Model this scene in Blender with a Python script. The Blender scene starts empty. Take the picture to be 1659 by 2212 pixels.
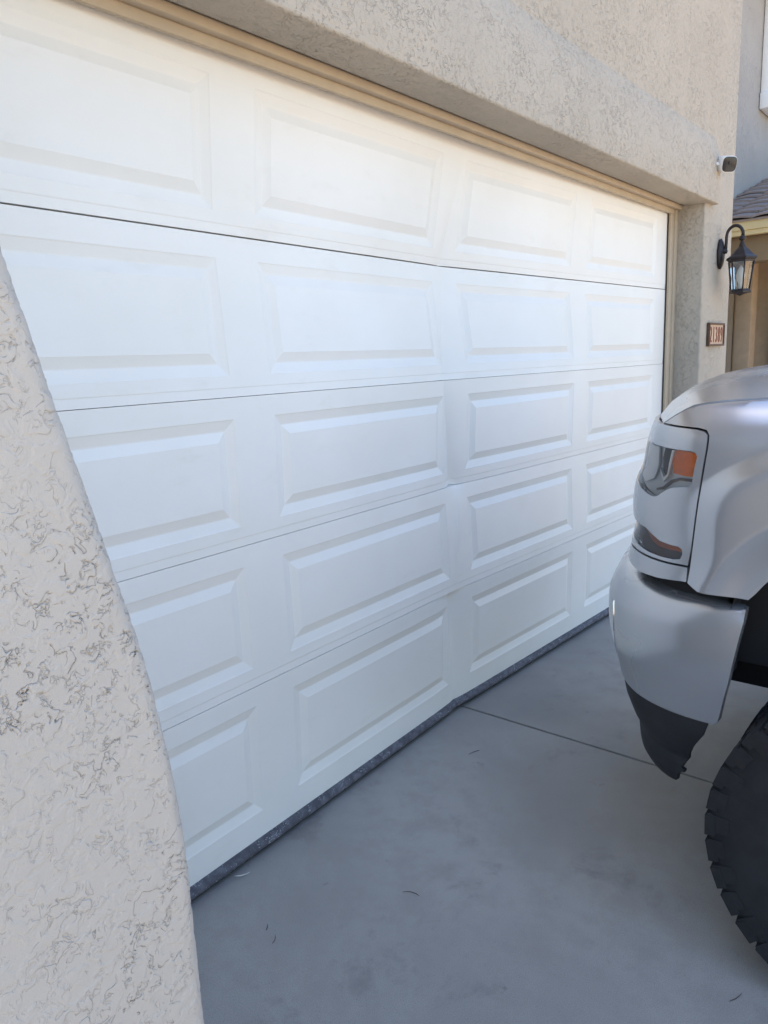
import bpy, bmesh, math, random, bisect
import numpy as np
from mathutils import Vector, Matrix, noise
from mathutils.geometry import delaunay_2d_cdt
random.seed(7)
R = math.radians
scene = bpy.context.scene
COL = scene.collection

# ------------------------------------------------------------------ camera
cd = bpy.data.cameras.new('camera'); cam = bpy.data.objects.new('camera', cd); COL.objects.link(cam)
cd.sensor_fit = 'HORIZONTAL'; cd.sensor_width = 36; cd.lens = 36 * 1616.27 / 1659
cd.clip_start = .02; cd.clip_end = 3000
cam.matrix_world = Matrix(((0.63327, 0.17707, -0.75340, -0.4032),
                           (-0.77285, 0.09330, -0.62769, -1.8473),
                           (-0.04085, 0.97977, 0.19594, 1.6792), (0, 0, 0, 1)))
scene.camera = cam

# ------------------------------------------------------------------ sky, sun, exposure
SUN_EL, SUN_ROT = 68, -20           # the sun stands behind the house: everything in view is open shade
w = bpy.data.worlds.new('World'); scene.world = w; w.use_nodes = True
nt = w.node_tree; nt.nodes.clear()
sky = nt.nodes.new('ShaderNodeTexSky'); sky.sky_type = 'NISHITA'; sky.sun_disc = False
sky.sun_elevation = R(SUN_EL); sky.sun_rotation = R(SUN_ROT); sky.air_density = 1.0; sky.dust_density = .6; sky.ozone_density = 1.0
bg = nt.nodes.new('ShaderNodeBackground'); bg.inputs[1].default_value = .15
ow = nt.nodes.new('ShaderNodeOutputWorld')
nt.links.new(sky.outputs[0], bg.inputs[0]); nt.links.new(bg.outputs[0], ow.inputs[0])
sd = bpy.data.lights.new('sun', 'SUN'); sd.energy = 5.0; sd.angle = R(.53); sd.color = (1, .87, .70)
sun = bpy.data.objects.new('sun', sd); COL.objects.link(sun)
_d = Vector((math.sin(R(SUN_ROT)) * math.cos(R(SUN_EL)), math.cos(R(SUN_ROT)) * math.cos(R(SUN_EL)), math.sin(R(SUN_EL))))
sun.rotation_euler = _d.to_track_quat('Z', 'Y').to_euler(); sun.location = (0, 8, 12)
vs = scene.view_settings; vs.view_transform = 'Standard'; vs.look = 'None'; vs.gamma = 1; vs.use_curve_mapping = False
vs.exposure = 1.69
scene.render.engine = 'CYCLES'

# ------------------------------------------------------------------ materials
def lin(r, g, b):
    f = lambda c: (c / 12.92 if c <= .04045 else ((c + .055) / 1.055) ** 2.4)
    return (f(r / 255), f(g / 255), f(b / 255), 1)
class NT:
    def __init__(s, name):
        s.m = bpy.data.materials.new(name); s.m.use_nodes = True; s.t = s.m.node_tree; s.t.nodes.clear()
        s.o = s.n('ShaderNodeOutputMaterial'); s.b = s.n('ShaderNodeBsdfPrincipled'); s.l(s.b.outputs[0], s.o.inputs[0])
        s.tc = s.n('ShaderNodeTexCoord').outputs['Object']
    def n(s, t, **k):
        a = s.t.nodes.new(t)
        for q, v in k.items(): setattr(a, q, v)
        return a
    def l(s, a, b): s.t.links.new(a, b)
    def put(s, sock, v):
        if hasattr(v, 'is_linked') or isinstance(v, bpy.types.NodeSocket): s.l(v, sock)
        else: sock.default_value = v
    def P(s, **k):
        for q, v in k.items(): s.put(s.b.inputs[q.replace('_', ' ')], v)
        return s
    def mp(s, scale=(1, 1, 1), loc=(0, 0, 0), rot=(0, 0, 0)):
        a = s.n('ShaderNodeMapping'); s.l(s.tc, a.inputs[0]); a.inputs['Scale'].default_value = scale
        a.inputs['Location'].default_value = loc; a.inputs['Rotation'].default_value = rot; return a.outputs[0]
    def noise(s, scale, detail=2, rough=.5, dist=0, vec=None):
        a = s.n('ShaderNodeTexNoise'); s.l(vec or s.tc, a.inputs['Vector'])
        for q, v in (('Scale', scale), ('Detail', detail), ('Roughness', rough), ('Distortion', dist)): a.inputs[q].default_value = v
        return a.outputs['Fac']
    def vor(s, scale, feature='F1', vec=None):
        a = s.n('ShaderNodeTexVoronoi', feature=feature); s.l(vec or s.tc, a.inputs['Vector']); a.inputs['Scale'].default_value = scale
        return a.outputs['Distance']
    def mr(s, v, a, b, c=0., d=1., smooth=True):
        q = s.n('ShaderNodeMapRange', interpolation_type='SMOOTHSTEP' if smooth else 'LINEAR')
        s.l(v, q.inputs[0])
        for i, x in enumerate((a, b, c, d)): q.inputs[i + 1].default_value = x
        return q.outputs[0]
    def ma(s, op, a, b=0., c=0.):
        q = s.n('ShaderNodeMath', operation=op)
        for i, v in enumerate((a, b, c)): s.put(q.inputs[i], v)
        return q.outputs[0]
    def mix(s, f, a, b):
        q = s.n('ShaderNodeMix', data_type='RGBA'); s.put(q.inputs[0], f); s.put(q.inputs[6], a); s.put(q.inputs[7], b); return q.outputs[2]
    def bump(s, h, strength=.5, dist=.01):
        q = s.n('ShaderNodeBump'); s.l(h, q.inputs['Height']); q.inputs['Strength'].default_value = strength; q.inputs['Distance'].default_value = dist
        s.l(q.outputs[0], s.b.inputs['Normal']); return s

def plain(name, col, rough=.6, metal=0., coat=0., vary=.06, vscale=6, bump=0, bscale=200):
    m = NT(name)
    f = m.mr(m.noise(vscale, 4, .6), .3, .7)
    c1 = [c * (1 + vary) for c in col[:3]] + [1]; c2 = [c * (1 - vary) for c in col[:3]] + [1]
    m.P(Base_Color=m.mix(f, c2, c1), Roughness=rough, Metallic=metal, Coat_Weight=coat)
    if bump: m.bump(m.noise(bscale, 2), bump, .002)
    return m.m

def stucco(name, col, sc, amp=.004, disp=False, strength=1.0, crev_shade=.3, cut=.50):
    """lace-trowelled stucco: flat smears broken by short curled crevices"""
    m = NT(name)
    n1 = m.noise(sc, 2.0, .5, .7)
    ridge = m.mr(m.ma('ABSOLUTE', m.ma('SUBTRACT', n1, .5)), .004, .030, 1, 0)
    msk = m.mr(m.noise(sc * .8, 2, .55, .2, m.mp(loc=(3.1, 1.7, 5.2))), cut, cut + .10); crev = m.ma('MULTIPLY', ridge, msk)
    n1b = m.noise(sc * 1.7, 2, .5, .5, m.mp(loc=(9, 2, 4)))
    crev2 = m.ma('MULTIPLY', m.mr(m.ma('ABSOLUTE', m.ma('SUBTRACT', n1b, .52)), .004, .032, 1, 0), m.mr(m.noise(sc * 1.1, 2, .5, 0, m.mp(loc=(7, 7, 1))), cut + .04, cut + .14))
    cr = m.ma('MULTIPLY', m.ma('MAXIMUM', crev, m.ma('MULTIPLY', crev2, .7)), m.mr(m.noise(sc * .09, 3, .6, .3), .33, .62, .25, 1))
    plate = m.mr(n1, .40, .60); fine = m.noise(sc * 8, 3, .7); lump = m.noise(sc * .25, 2, .5)
    h = m.ma('ADD', m.ma('ADD', m.ma('MULTIPLY', plate, .28), m.ma('MULTIPLY', fine, .22)), m.ma('MULTIPLY', lump, .5))
    h = m.ma('SUBTRACT', h, m.ma('MULTIPLY', cr, .8))
    big = m.noise(1.3, 4, .6)
    c = m.mix(m.mr(big, .3, .7), [x * .95 for x in col[:3]] + [1], [x * 1.04 for x in col[:3]] + [1])
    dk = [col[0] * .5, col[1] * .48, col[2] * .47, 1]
    m.P(Base_Color=m.mix(m.ma('MULTIPLY', cr, crev_shade), c, dk), Roughness=.92, Specular_IOR_Level=.2)  # shade inside the crevices is put into the base colour
    if disp:
        d = m.n('ShaderNodeDisplacement'); m.l(h, d.inputs['Height']); d.inputs['Midlevel'].default_value = .3; d.inputs['Scale'].default_value = amp
        m.l(d.outputs[0], m.o.inputs['Displacement']); m.m.displacement_method = 'BOTH'
    else: m.bump(h, strength, amp)
    return m.m

STUC = lin(187, 175, 158)
M = {}
M['stucco'] = stucco('stucco', STUC, 42, .006, strength=.8, crev_shade=.08, cut=.46)
M['stucco_far'] = stucco('stucco_far', lin(165, 160, 152), 40, .004, crev_shade=.15)  # greyer copy of the wall stucco, with the far wall's shade in its colour
M['stucco_near'] = stucco('stucco_near', lin(186, 178, 167), 64, .0026, True, crev_shade=.17, cut=.48)
M['trim'] = plain('trim_paint', lin(190, 171, 145), .6, vary=.05, vscale=9, bump=.15)
M['cream'] = plain('fascia_paint', lin(232, 212, 160), .6, vary=.04)
M['beam'] = plain('beam_paint', lin(150, 128, 98), .7)
M['white'] = plain('white_paint', lin(244, 244, 240), .5, vary=.02)
M['whitepl'] = plain('white_plastic', lin(238, 236, 232), .35, vary=.01)
M['brightpl'] = plain('bright_reflector', lin(246, 246, 246), .3, vary=.01)  # bright tone stands in for reflections in the headlight
M['blackpl'] = plain('black_gloss', lin(34, 32, 32), .22)
M['bronze'] = plain('bronze_metal', lin(52, 45, 44), .5, .3, bump=.2, bscale=300)
M['tile'] = plain('roof_tile', lin(150, 136, 128), .85, vary=.25, vscale=2.3, bump=.4, bscale=60)
M['mainroof'] = plain('roof_cover', lin(120, 104, 92), .9)
M['entry'] = plain('entry_paint', lin(178, 156, 130), .85, vary=.08)
M['darkdoor'] = plain('dark_door', lin(62, 54, 50), .5)
M['plaqueframe'] = plain('plaque_frame', lin(98, 72, 52), .7, vary=.15, vscale=40)
M['plaquetile'] = plain('plaque_tile', lin(196, 164, 136), .6, vary=.05, vscale=30)
M['digit'] = plain('digit_brown', lin(140, 74, 48), .6)
M['rubberdark'] = plain('tyre_rubber', lin(27, 27, 29), .9, vary=.25, vscale=14, bump=.3, bscale=150)
M['blackplastic'] = plain('black_plastic', lin(36, 36, 39), .75, vary=.2, vscale=9, bump=.2, bscale=400)
M['under'] = plain('underbody', lin(26, 26, 28), .9)
M['rim'] = plain('wheel_metal', lin(70, 70, 74), .35, .8)
M['reflector'] = plain('lamp_reflector', lin(205, 208, 212), .4, .0, vary=.03)
M['chrome'] = plain('chrome', lin(215, 217, 220), .12, .95, vary=.01)
M['lampdark'] = plain('lamp_dark', lin(60, 62, 66), .3, .3)
M['amber'] = plain('amber_plastic', lin(226, 118, 36), .3, vary=.06, vscale=60)
M['amberdark'] = plain('smoked_amber', lin(168, 92, 52), .3, vary=.1, vscale=40)
M['smoke'] = plain('smoked_lens', lin(84, 74, 76), .2)
M['redlens'] = plain('red_lens', lin(150, 20, 18), .25)
M['winglass'] = plain('tinted_glass', lin(30, 36, 40), .06)
M['twig'] = plain('dry_twig', lin(74, 62, 58), .9)
M['straw'] = plain('pale_straw', lin(205, 205, 200), .8)
M['bulb'] = plain('frosted_bulb', lin(235, 235, 230), .4)
M['asphalt'] = plain('asphalt', lin(70, 70, 70), .95, vary=.1, bump=.5, bscale=80)
M['leaf'] = plain('leaf', lin(120, 140, 50), .6, vary=.2)

def paint():
    m = NT('silver_paint')
    dust = m.mr(m.noise(2.2, 3, .5), .35, .75, 0, 1)
    m.P(Base_Color=m.mix(dust, (.51, .52, .54, 1), (.54, .545, .555, 1)), Metallic=.75, Roughness=m.ma('ADD', .24, m.ma('MULTIPLY', dust, .06)), Coat_Weight=.35, Coat_Roughness=.15)
    return m.m
M['silver'] = paint()
def doorpaint():
    m = NT('door_white_paint')
    g = m.noise(60, 3, .6, .4, m.mp((.9, 1, 14))); wv = m.noise(1.6, 2, .5)
    h = m.ma('ADD', m.ma('MULTIPLY', g, .0006), m.ma('MULTIPLY', wv, .010))
    big = m.mr(m.noise(.9, 4, .6), .3, .7); low = m.mr(m.noise(5, 5, .7, .0, m.mp((1, 1, 2.5))), .55, .8, 0, .35)
    c = m.mix(big, lin(240, 234, 223), lin(247, 242, 233)); c = m.mix(low, c, lin(232, 224, 210))
    m.P(Base_Color=c, Roughness=.42, Specular_IOR_Level=.35); m.bump(h, .6, 1.0)
    return m.m
M['door'] = doorpaint()
def concrete():
    m = NT('driveway_concrete')
    a = m.noise(.9, 5, .55, .0); b = m.noise(7, 6, .7, .0); st = m.mr(m.noise(3.1, 6, .72, .2, m.mp(loc=(4, 2, 0))), .56, .72)
    spot = m.mr(m.noise(13, 5, .65, 0, m.mp(loc=(1, 8, 0))), .66, .76)
    c = m.mix(m.mr(a, .3, .7), lin(154, 150, 144), lin(182, 178, 171)); c = m.mix(m.mr(b, .38, .68, 0, .6), c, lin(163, 157, 149))
    c = m.mix(m.ma('MULTIPLY', st, .42), c, lin(120, 115, 109)); c = m.mix(m.ma('MULTIPLY', spot, .5), c, lin(106, 101, 97))
    grit = m.noise(330, 3, .7); pore = m.mr(m.vor(150), .10, .22, 1, 0); pm = m.mr(m.noise(40, 2), .55, .65); pk = m.ma('MULTIPLY', pore, pm)
    c = m.mix(m.mr(grit, .35, .65, .0, .42), c, lin(128, 123, 116)); c = m.mix(m.ma('MULTIPLY', pk, .5), c, lin(84, 80, 76))
    m.P(Base_Color=c, Roughness=.92, Specular_IOR_Level=.2)
    br = m.noise(150, 3, .6, 0, m.mp((1, .10, 1), rot=(0, 0, .12)))
    m.bump(m.ma('SUBTRACT', m.ma('ADD', m.ma('MULTIPLY', br, .5), m.ma('MULTIPLY', grit, .6)), m.ma('MULTIPLY', pk, .8)), .45, .002)
    return m.m
M['concrete'] = concrete()
def gravel():
    m = NT('desert_gravel')
    v = m.vor(22); n = m.noise(.4, 4, .6)
    c = m.mix(m.mr(n, .3, .7), lin(176, 152, 122), lin(196, 174, 144)); c = m.mix(m.mr(v, 0, .6, .35, 0), c, lin(140, 118, 94))
    m.P(Base_Color=c, Roughness=.95); m.bump(v, .8, .02); return m.m
M['gravel'] = gravel()
def sealmat():
    m = NT('seal_rubber')
    sp = m.mr(m.vor(170), .10, .34, 1, 0); sm = m.mr(m.noise(24, 3, .6), .46, .6); k = m.ma('MULTIPLY', sp, sm)
    c = m.mix(m.mr(m.noise(30, 4, .6), .35, .7), lin(78, 77, 82), lin(108, 106, 112)); c = m.mix(k, c, lin(215, 215, 220))
    m.P(Base_Color=c, Roughness=.7); m.bump(m.noise(70, 3), .5, .006); return m.m
M['seal'] = sealmat()
def glass(name, tint=(1, 1, 1, 1), gl=.12):
    m = NT(name); t = m.n('ShaderNodeBsdfTransparent'); t.inputs[0].default_value = tint
    g = m.n('ShaderNodeBsdfGlossy'); g.inputs['Roughness'].default_value = .05
    fr = m.n('ShaderNodeFresnel'); fr.inputs[0].default_value = 1.5
    f = m.ma('ADD', fr.outputs[0], gl * .3); x = m.n('ShaderNodeMixShader'); m.l(f, x.inputs[0]); m.l(t.outputs[0], x.inputs[1]); m.l(g.outputs[0], x.inputs[2])
    m.l(x.outputs[0], m.o.inputs[0]); return m.m
M['lens'] = glass('clear_lens', (.93, .94, .95, 1)); M['lampglass'] = glass('lamp_glass', (.9, .9, .88, 1), .3)

# ------------------------------------------------------------------ object helpers
ORG = {}
def thing(name, label, cat, loc=(0, 0, 0), group=None):
    o = bpy.data.objects.new(name, None); COL.objects.link(o); o.location = loc; o.empty_display_size = .1
    tag(o, label, cat, group); ORG[o.name] = Vector(loc); return o
def tag(o, label=None, cat=None, group=None, kind=None):
    for k, v in (('label', label), ('category', cat), ('group', group), ('kind', kind)):
        if v: o[k] = v
    return o
def mk(name, V, F, mat, parent=None, smooth=False, org=(0, 0, 0)):
    """V in world coordinates; the object's origin is its parent's (or org)"""
    O = ORG[parent.name] if parent else Vector(org)
    me = bpy.data.meshes.new(name); me.from_pydata([(v[0] - O[0], v[1] - O[1], v[2] - O[2]) for v in V], [], F)
    me.validate(); me.update(); me.materials.append(M[mat] if isinstance(mat, str) else mat)
    if smooth:
        me.polygons.foreach_set('use_smooth', [True] * len(me.polygons))
    o = bpy.data.objects.new(name, me); COL.objects.link(o); o.parent = parent
    if not parent: o.location = O
    ORG[o.name] = Vector(O); return o
def clean(o, bevel=0, seg=2, angle=None):
    bm = bmesh.new(); bm.from_mesh(o.data); bmesh.ops.remove_doubles(bm, verts=bm.verts, dist=1e-5); bmesh.ops.recalc_face_normals(bm, faces=bm.faces)
    if bevel:
        ed = [e for e in bm.edges if len(e.link_faces) == 2 and e.calc_face_angle(0) > (angle or .5)]
        bmesh.ops.bevel(bm, geom=ed, offset=bevel, segments=seg, profile=.5, affect='EDGES', clamp_overlap=True)
        for f in bm.faces: f.smooth = True
        for e in bm.edges:
            if len(e.link_faces) == 2 and e.calc_face_angle(0) > .7: e.smooth = False
    bm.to_mesh(o.data); bm.free(); return o
def box(name, a, b, mat, parent=None, bevel=0, seg=2, org=None):
    x0, y0, z0 = a; x1, y1, z1 = b
    V = [(x0, y0, z0), (x1, y0, z0), (x1, y1, z0), (x0, y1, z0), (x0, y0, z1), (x1, y0, z1), (x1, y1, z1), (x0, y1, z1)]
    F = [(0, 3, 2, 1), (4, 5, 6, 7), (0, 1, 5, 4), (1, 2, 6, 5), (2, 3, 7, 6), (3, 0, 4, 7)]
    return clean(mk(name, V, F, mat, parent, org=org or ((x0 + x1) / 2, (y0 + y1) / 2, z0)), bevel, seg)
def bxd(V, F, a, b):
    x0, y0, z0 = a; x1, y1, z1 = b; n = len(V)
    V += [(x0, y0, z0), (x1, y0, z0), (x1, y1, z0), (x0, y1, z0), (x0, y0, z1), (x1, y0, z1), (x1, y1, z1), (x0, y1, z1)]
    F += [tuple(n + i for i in f) for f in ((0, 3, 2, 1), (4, 5, 6, 7), (0, 1, 5, 4), (1, 2, 6, 5), (2, 3, 7, 6), (3, 0, 4, 7))]
def prism(name, poly, axis, a, b, mat, parent=None, bevel=0, seg=2, org=(0, 0, 0)):
    """extrude polygon: axis 'y' -> poly is (x,z); axis 'x' -> poly is (y,z); axis 'z' -> poly is (x,y)"""
    def pt(p, t): return {'y': (p[0], t, p[1]), 'x': (t, p[0], p[1]), 'z': (p[0], p[1], t)}[axis]
    n = len(poly); V = [pt(p, a) for p in poly] + [pt(p, b) for p in poly]
    F = [tuple(range(n)), tuple(range(2 * n - 1, n - 1, -1))] + [(i, i + n, (i + 1) % n + n, (i + 1) % n) for i in range(n)]
    return clean(mk(name, V, F, mat, parent, org=org), bevel, seg)
def tube(name, pts, r, mat, parent=None, n=10, org=(0, 0, 0), taper=None):
    V, F = [], []; P = [Vector(p) for p in pts]
    up = Vector((.13, .21, .97))
    for i, p in enumerate(P):
        t = (P[min(i + 1, len(P) - 1)] - P[max(i - 1, 0)]).normalized(); a = t.cross(up).normalized(); b = t.cross(a)
        rr = r if taper is None else r * taper[i]
        for k in range(n):
            g = 2 * math.pi * k / n; V.append(p + a * math.cos(g) * rr + b * math.sin(g) * rr)
    for i in range(len(P) - 1):
        for k in range(n):
            F.append((i * n + k, i * n + (k + 1) % n, (i + 1) * n + (k + 1) % n, (i + 1) * n + k))
    F += [tuple(range(n)), tuple(range((len(P) - 1) * n, len(P) * n))]
    return clean(mk(name, V, F, mat, parent, True, org))
def lathe(name, prof, c, mat, parent=None, n=24, axis='z', org=(0, 0, 0), smooth=True, rot=0, sy=1.):
    V, F = [], []
    for r, h in prof:
        for k in range(n):
            g = 2 * math.pi * k / n + rot; u, v = r * math.cos(g), r * math.sin(g) * sy
            V.append({'z': (c[0] + u, c[1] + v, c[2] + h), 'x': (c[0] + h, c[1] + u, c[2] + v), 'y': (c[0] + u, c[1] + h, c[2] + v)}[axis])
    m = len(prof)
    for i in range(m - 1):
        for k in range(n): F.append((i * n + k, i * n + (k + 1) % n, (i + 1) * n + (k + 1) % n, (i + 1) * n + k))
    F += [tuple(range(n)), tuple(range((m - 1) * n, m * n))]
    return clean(mk(name, V, F, mat, parent, smooth, org))

# ------------------------------------------------------------------ ground
def struct(o): o['kind'] = 'structure'; return o
V, F = [], []; bxd(V, F, (-900, -900, -.6), (900, 900, -.05)); struct(clean(mk('ground', V, F, 'gravel')))
V, F = [], []; bxd(V, F, (-300, -22, -.05), (300, -13, -.028)); struct(clean(mk('road', V, F, 'asphalt')))
drv = struct(bpy.data.objects.new('driveway', None)); COL.objects.link(drv); ORG[drv.name] = Vector((0, 0, 0))
V, F = [], []; bxd(V, F, (-3.2, -12.9, -.05), (7.6, .9, -.014)); clean(mk('joint_bed', V, F, 'under', drv))
J = .006
for (x0, x1) in ((-3.2, 2.459), (2.459, 7.6)):
    for (y0, y1) in ((-3.35, .9), (-6.6, -3.35), (-9.8, -6.6), (-12.9, -9.8)):
        box('concrete_slab', (x0 + J, y0 + J, -.014), (x1 - J, y1 - J, 0), 'concrete', drv, .005, 2)

# ------------------------------------------------------------------ house
house = thing('house', 'tan stucco house with wide white garage door and tiled entry roof', 'house', (2.5, 0, 0))
YW = -.21
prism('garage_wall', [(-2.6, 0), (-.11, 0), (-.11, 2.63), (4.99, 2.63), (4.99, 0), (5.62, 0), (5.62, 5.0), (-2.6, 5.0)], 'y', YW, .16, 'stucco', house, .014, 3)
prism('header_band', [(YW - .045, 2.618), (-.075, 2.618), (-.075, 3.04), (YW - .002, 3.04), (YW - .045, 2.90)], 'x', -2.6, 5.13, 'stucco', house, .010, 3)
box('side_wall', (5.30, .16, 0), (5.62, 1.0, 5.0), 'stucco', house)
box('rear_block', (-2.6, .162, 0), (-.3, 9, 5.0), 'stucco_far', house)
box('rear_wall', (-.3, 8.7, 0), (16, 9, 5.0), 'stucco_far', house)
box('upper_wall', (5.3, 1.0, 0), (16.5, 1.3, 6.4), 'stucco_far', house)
# main roof, out of view; eaves and heights set for where its shadow falls
def gable(x0, x1, y0, y1, ze, zr):
    ym = (y0 + y1) / 2; V = [(x0, y0, ze), (x1, y0, ze), (x1, ym, zr), (x0, ym, zr), (x0, y1, ze), (x1, y1, ze)]; V += [(a, b, c - .18) for a, b, c in V]
    F = [(0, 1, 2, 3), (3, 2, 5, 4), (6, 9, 8, 7), (9, 10, 11, 8), (0, 6, 7, 1), (4, 5, 11, 10), (0, 3, 9, 6), (3, 4, 10, 9), (1, 7, 8, 2), (2, 8, 11, 5)]
    return clean(mk('roof', V, F, 'mainroof', house))
gable(-3.2, 6.0, -.45, 9.5, 5.0, 6.3); gable(6.01, 17, .6, 9.5, 6.45, 7.7)
# garage floor and closed interior behind the door
box('garage_back', (-.3, .9, 0), (5.3, 1.0, 2.9), 'under', house)
# stepped brick-mould trim round the opening
for nm, a, b in (('door_stop', (-.04, -.030, 2.566), (4.93, -.012, 2.606)), ('brick_mould', (-.11, -.062, 2.596), (4.99, -.030, 2.626)),
                 ('door_stop', (4.877, -.026, 0), (4.936, -.010, 2.566)),
                 ('door_stop', (-.056, -.030, 0), (-.025, -.012, 2.566)), ('brick_mould', (-.1095, -.046, 0), (-.075, -.029, 2.595)),
                 ('door_jamb', (4.936, -.036, 0), (4.9895, .12, 2.63)), ('door_jamb', (-.1095, -.029, 0), (-.056, .12, 2.63)), ('door_head', (-.056, -.0295, 2.606), (4.936, .12, 2.6295))):
    box(nm, a, b, 'trim', house, .004, 2)

# entry wing: eave, beam, posts, tile roof, window
XE, ZE, SL = 8.5, 3.02, .305
prism('eave_fascia', [(XE, ZE - .02), (XE + .05, ZE - .02), (XE + .05, ZE - .125), (XE, ZE - .125)], 'y', -2.6, .99, 'cream', house, .004)
prism('sub_fascia', [(XE + .02, ZE - .126), (XE + .10, ZE - .126), (XE + .10, ZE - .175), (XE + .02, ZE - .175)], 'y', -2.6, .99, 'cream', house, .004)
prism('entry_beam', [(XE + .16, ZE - .16), (XE + .42, ZE - .16), (XE + .42, ZE - .44), (XE + .16, ZE - .44)], 'y', -2.6, .99, 'beam', house, .006)
prism('entry_ceiling', [(XE + .05, ZE - .12), (10.6, ZE - .12), (10.6, ZE - .16), (XE + .05, ZE - .16)], 'y', -2.6, .99, 'beam', house)
prism('roof_deck', [(XE - .02, ZE - .02), (13.5, ZE - .02 + SL * (13.5 - XE)), (13.5, ZE - .06 + SL * (13.5 - XE)), (XE - .02, ZE - .04)], 'y', -2.62, .985, 'tile', house)
box('entry_wall', (10.3, -2.6, 0), (10.6, .99, 3.0), 'entry', house)
box('entry_post', (9.55, .60, 0), (9.80, .78, 2.87), 'entry', house, .01)
box('entry_door', (10.26, -.55, 0), (10.30, .40, 2.15), 'darkdoor', house, .005)
box('door_casing', (10.24, .40, 0), (10.30, .52, 2.25), 'entry', house, .005)
ch, cl = math.atan(SL), math.cos(math.atan(SL))
tmesh = None; deck = [o for o in house.children if o.name.startswith('roof_deck')][0]
for i in range(11):
    for j in range(12):
        u0 = -.05 + i * .30
        if tmesh is None:
            V, F = [], []; nseg = 6
            for (du, lift) in ((0, .045), (.40, .012)):
                for k in range(nseg + 1):
                    q = k / nseg; V.append((du * cl, q * .298, du * cl * SL + lift + .018 * math.sin(q * math.pi)))
            V += [(x, y, z - .022) for x, y, z in V]
            n = nseg + 1
            for k in range(nseg):
                F.append((k, k + 1, n + k + 1, n + k)); F.append((2 * n + k, 3 * n + k, 3 * n + k + 1, 2 * n + k + 1)); F.append((k, 2 * n + k, 2 * n + k + 1, k + 1))
            F += [(0, n, 3 * n, 2 * n), (n - 1, 3 * n - 1, 4 * n - 1, 2 * n - 1)]
            t = clean(mk('roof_tile', V, F, 'tile')); tmesh = t.data
        else:
            t = bpy.data.objects.new('roof_tile', tmesh); COL.objects.link(t)
        t.parent = deck
        lx = XE + u0 * cl; t.location = (lx - 2.5, .985 - (j + 1) * .30 + random.uniform(-.004, .004), ZE - .028 + (lx - XE) * SL + random.uniform(0, .006))
        t.rotation_euler = (random.uniform(-.006, .006), random.uniform(-.008, .008), 0)
win = box('window', (11.16, .90, 4.93), (13.0, .985, 6.2), 'white', house, .01)
box('window_sill', (11.0, .85, 4.72), (13.15, .995, 4.925), 'white', win, .015)
box('window_jamb', (11.03, .88, 4.928), (11.155, .995, 6.3), 'white', win, .01)
box('pane', (11.3, .885, 5.05), (12.85, .8995, 6.1), 'winglass', win)

# ------------------------------------------------------------------ near wing wall with a rounded, leaning corner
EDGE = [(0, .019), (1.10, .0195), (1.18, .018), (1.25, .013), (1.32, .004), (1.40, -.008), (1.48, -.026), (1.56, -.044), (1.64, -.063), (1.72, -.081), (1.793, -.097), (2.1, -.156), (2.5, -.20), (3.0, -.22), (6, -.22)]
def tab(x, t):
    if x <= t[0][0]: return t[0][1]
    for (a, b), (c, d) in zip(t[:-1], t[1:]):
        if x <= c: return b + (d - b) * (x - a) / (c - a)
    return t[-1][1]
def smooth_tab(x, t):
    n = len(t)
    if x <= t[0][0]: return t[0][1]
    if x >= t[-1][0]: return t[-1][1]
    for i in range(n - 1):
        if x <= t[i + 1][0]:
            x0, y0 = t[i]; x1, y1 = t[i + 1]; h = x1 - x0; u = (x - x0) / h
            m0 = (y1 - y0) / h if i == 0 else (y1 - t[i - 1][1]) / (x1 - t[i - 1][0])
            m1 = (y1 - y0) / h if i == n - 2 else (t[i + 2][1] - y0) / (t[i + 2][0] - x0)
            return (2*u**3 - 3*u**2 + 1)*y0 + (u**3 - 2*u**2 + u)*h*m0 + (-2*u**3 + 3*u**2)*y1 + (u**3 - u**2)*h*m1
YF, RB = -1.2, .020
zz = list(np.linspace(0, .80, 9)) + list(np.arange(.82, 1.98, .0017)) + list(np.linspace(2.0, 4.8, 30))
prof = [(t, 0., 0.) for t in np.linspace(-2.4, -.34, 8)] + [(t, 0., 0.) for t in np.arange(-.335, -RB, .0017)]
prof += [(-RB + RB * math.sin(a), RB - RB * math.cos(a), 0) for a in np.linspace(0, math.pi / 2, 34)]
prof += [(0, t, 0) for t in np.linspace(RB + .01, .985, 40)]
pv = np.array([(a, b) for a, b, c in prof]); nz, npf = len(zz), len(prof)
ex = np.array([smooth_tab(z, EDGE) for z in zz])
VV = np.zeros((nz, npf, 3)); VV[:, :, 0] = ex[:, None] + pv[None, :, 0]; VV[:, :, 1] = YF + pv[None, :, 1]; VV[:, :, 2] = np.array(zz)[:, None]
VV[:, 0, 0] = -2.6
idx = np.arange(nz * npf).reshape(nz, npf)
FF = np.stack([idx[:-1, :-1], idx[:-1, 1:], idx[1:, 1:], idx[1:, :-1]], -1).reshape(-1, 4)
ww = thing('wing_wall', 'pale rough stucco wing wall with rounded leaning corner beside the garage door', 'wall', (-1, -.8, 0))
me = bpy.data.meshes.new('stucco_face'); V3 = VV.reshape(-1, 3) - np.array((-1, -.8, 0))
me.vertices.add(len(V3)); me.vertices.foreach_set('co', V3.ravel()); me.loops.add(FF.size); me.loops.foreach_set('vertex_index', FF.ravel().astype(np.int32))
me.polygons.add(len(FF)); me.polygons.foreach_set('loop_start', np.arange(0, FF.size, 4, dtype=np.int32)); me.polygons.foreach_set('loop_total', np.full(len(FF), 4, np.int32))
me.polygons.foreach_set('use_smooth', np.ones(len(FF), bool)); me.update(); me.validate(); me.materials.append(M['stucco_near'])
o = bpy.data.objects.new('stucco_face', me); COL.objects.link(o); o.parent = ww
box('wall_core', (-2.58, YF + .06, 0), (-.30, YW - .004, 4.78), 'stucco_far', ww)

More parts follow.
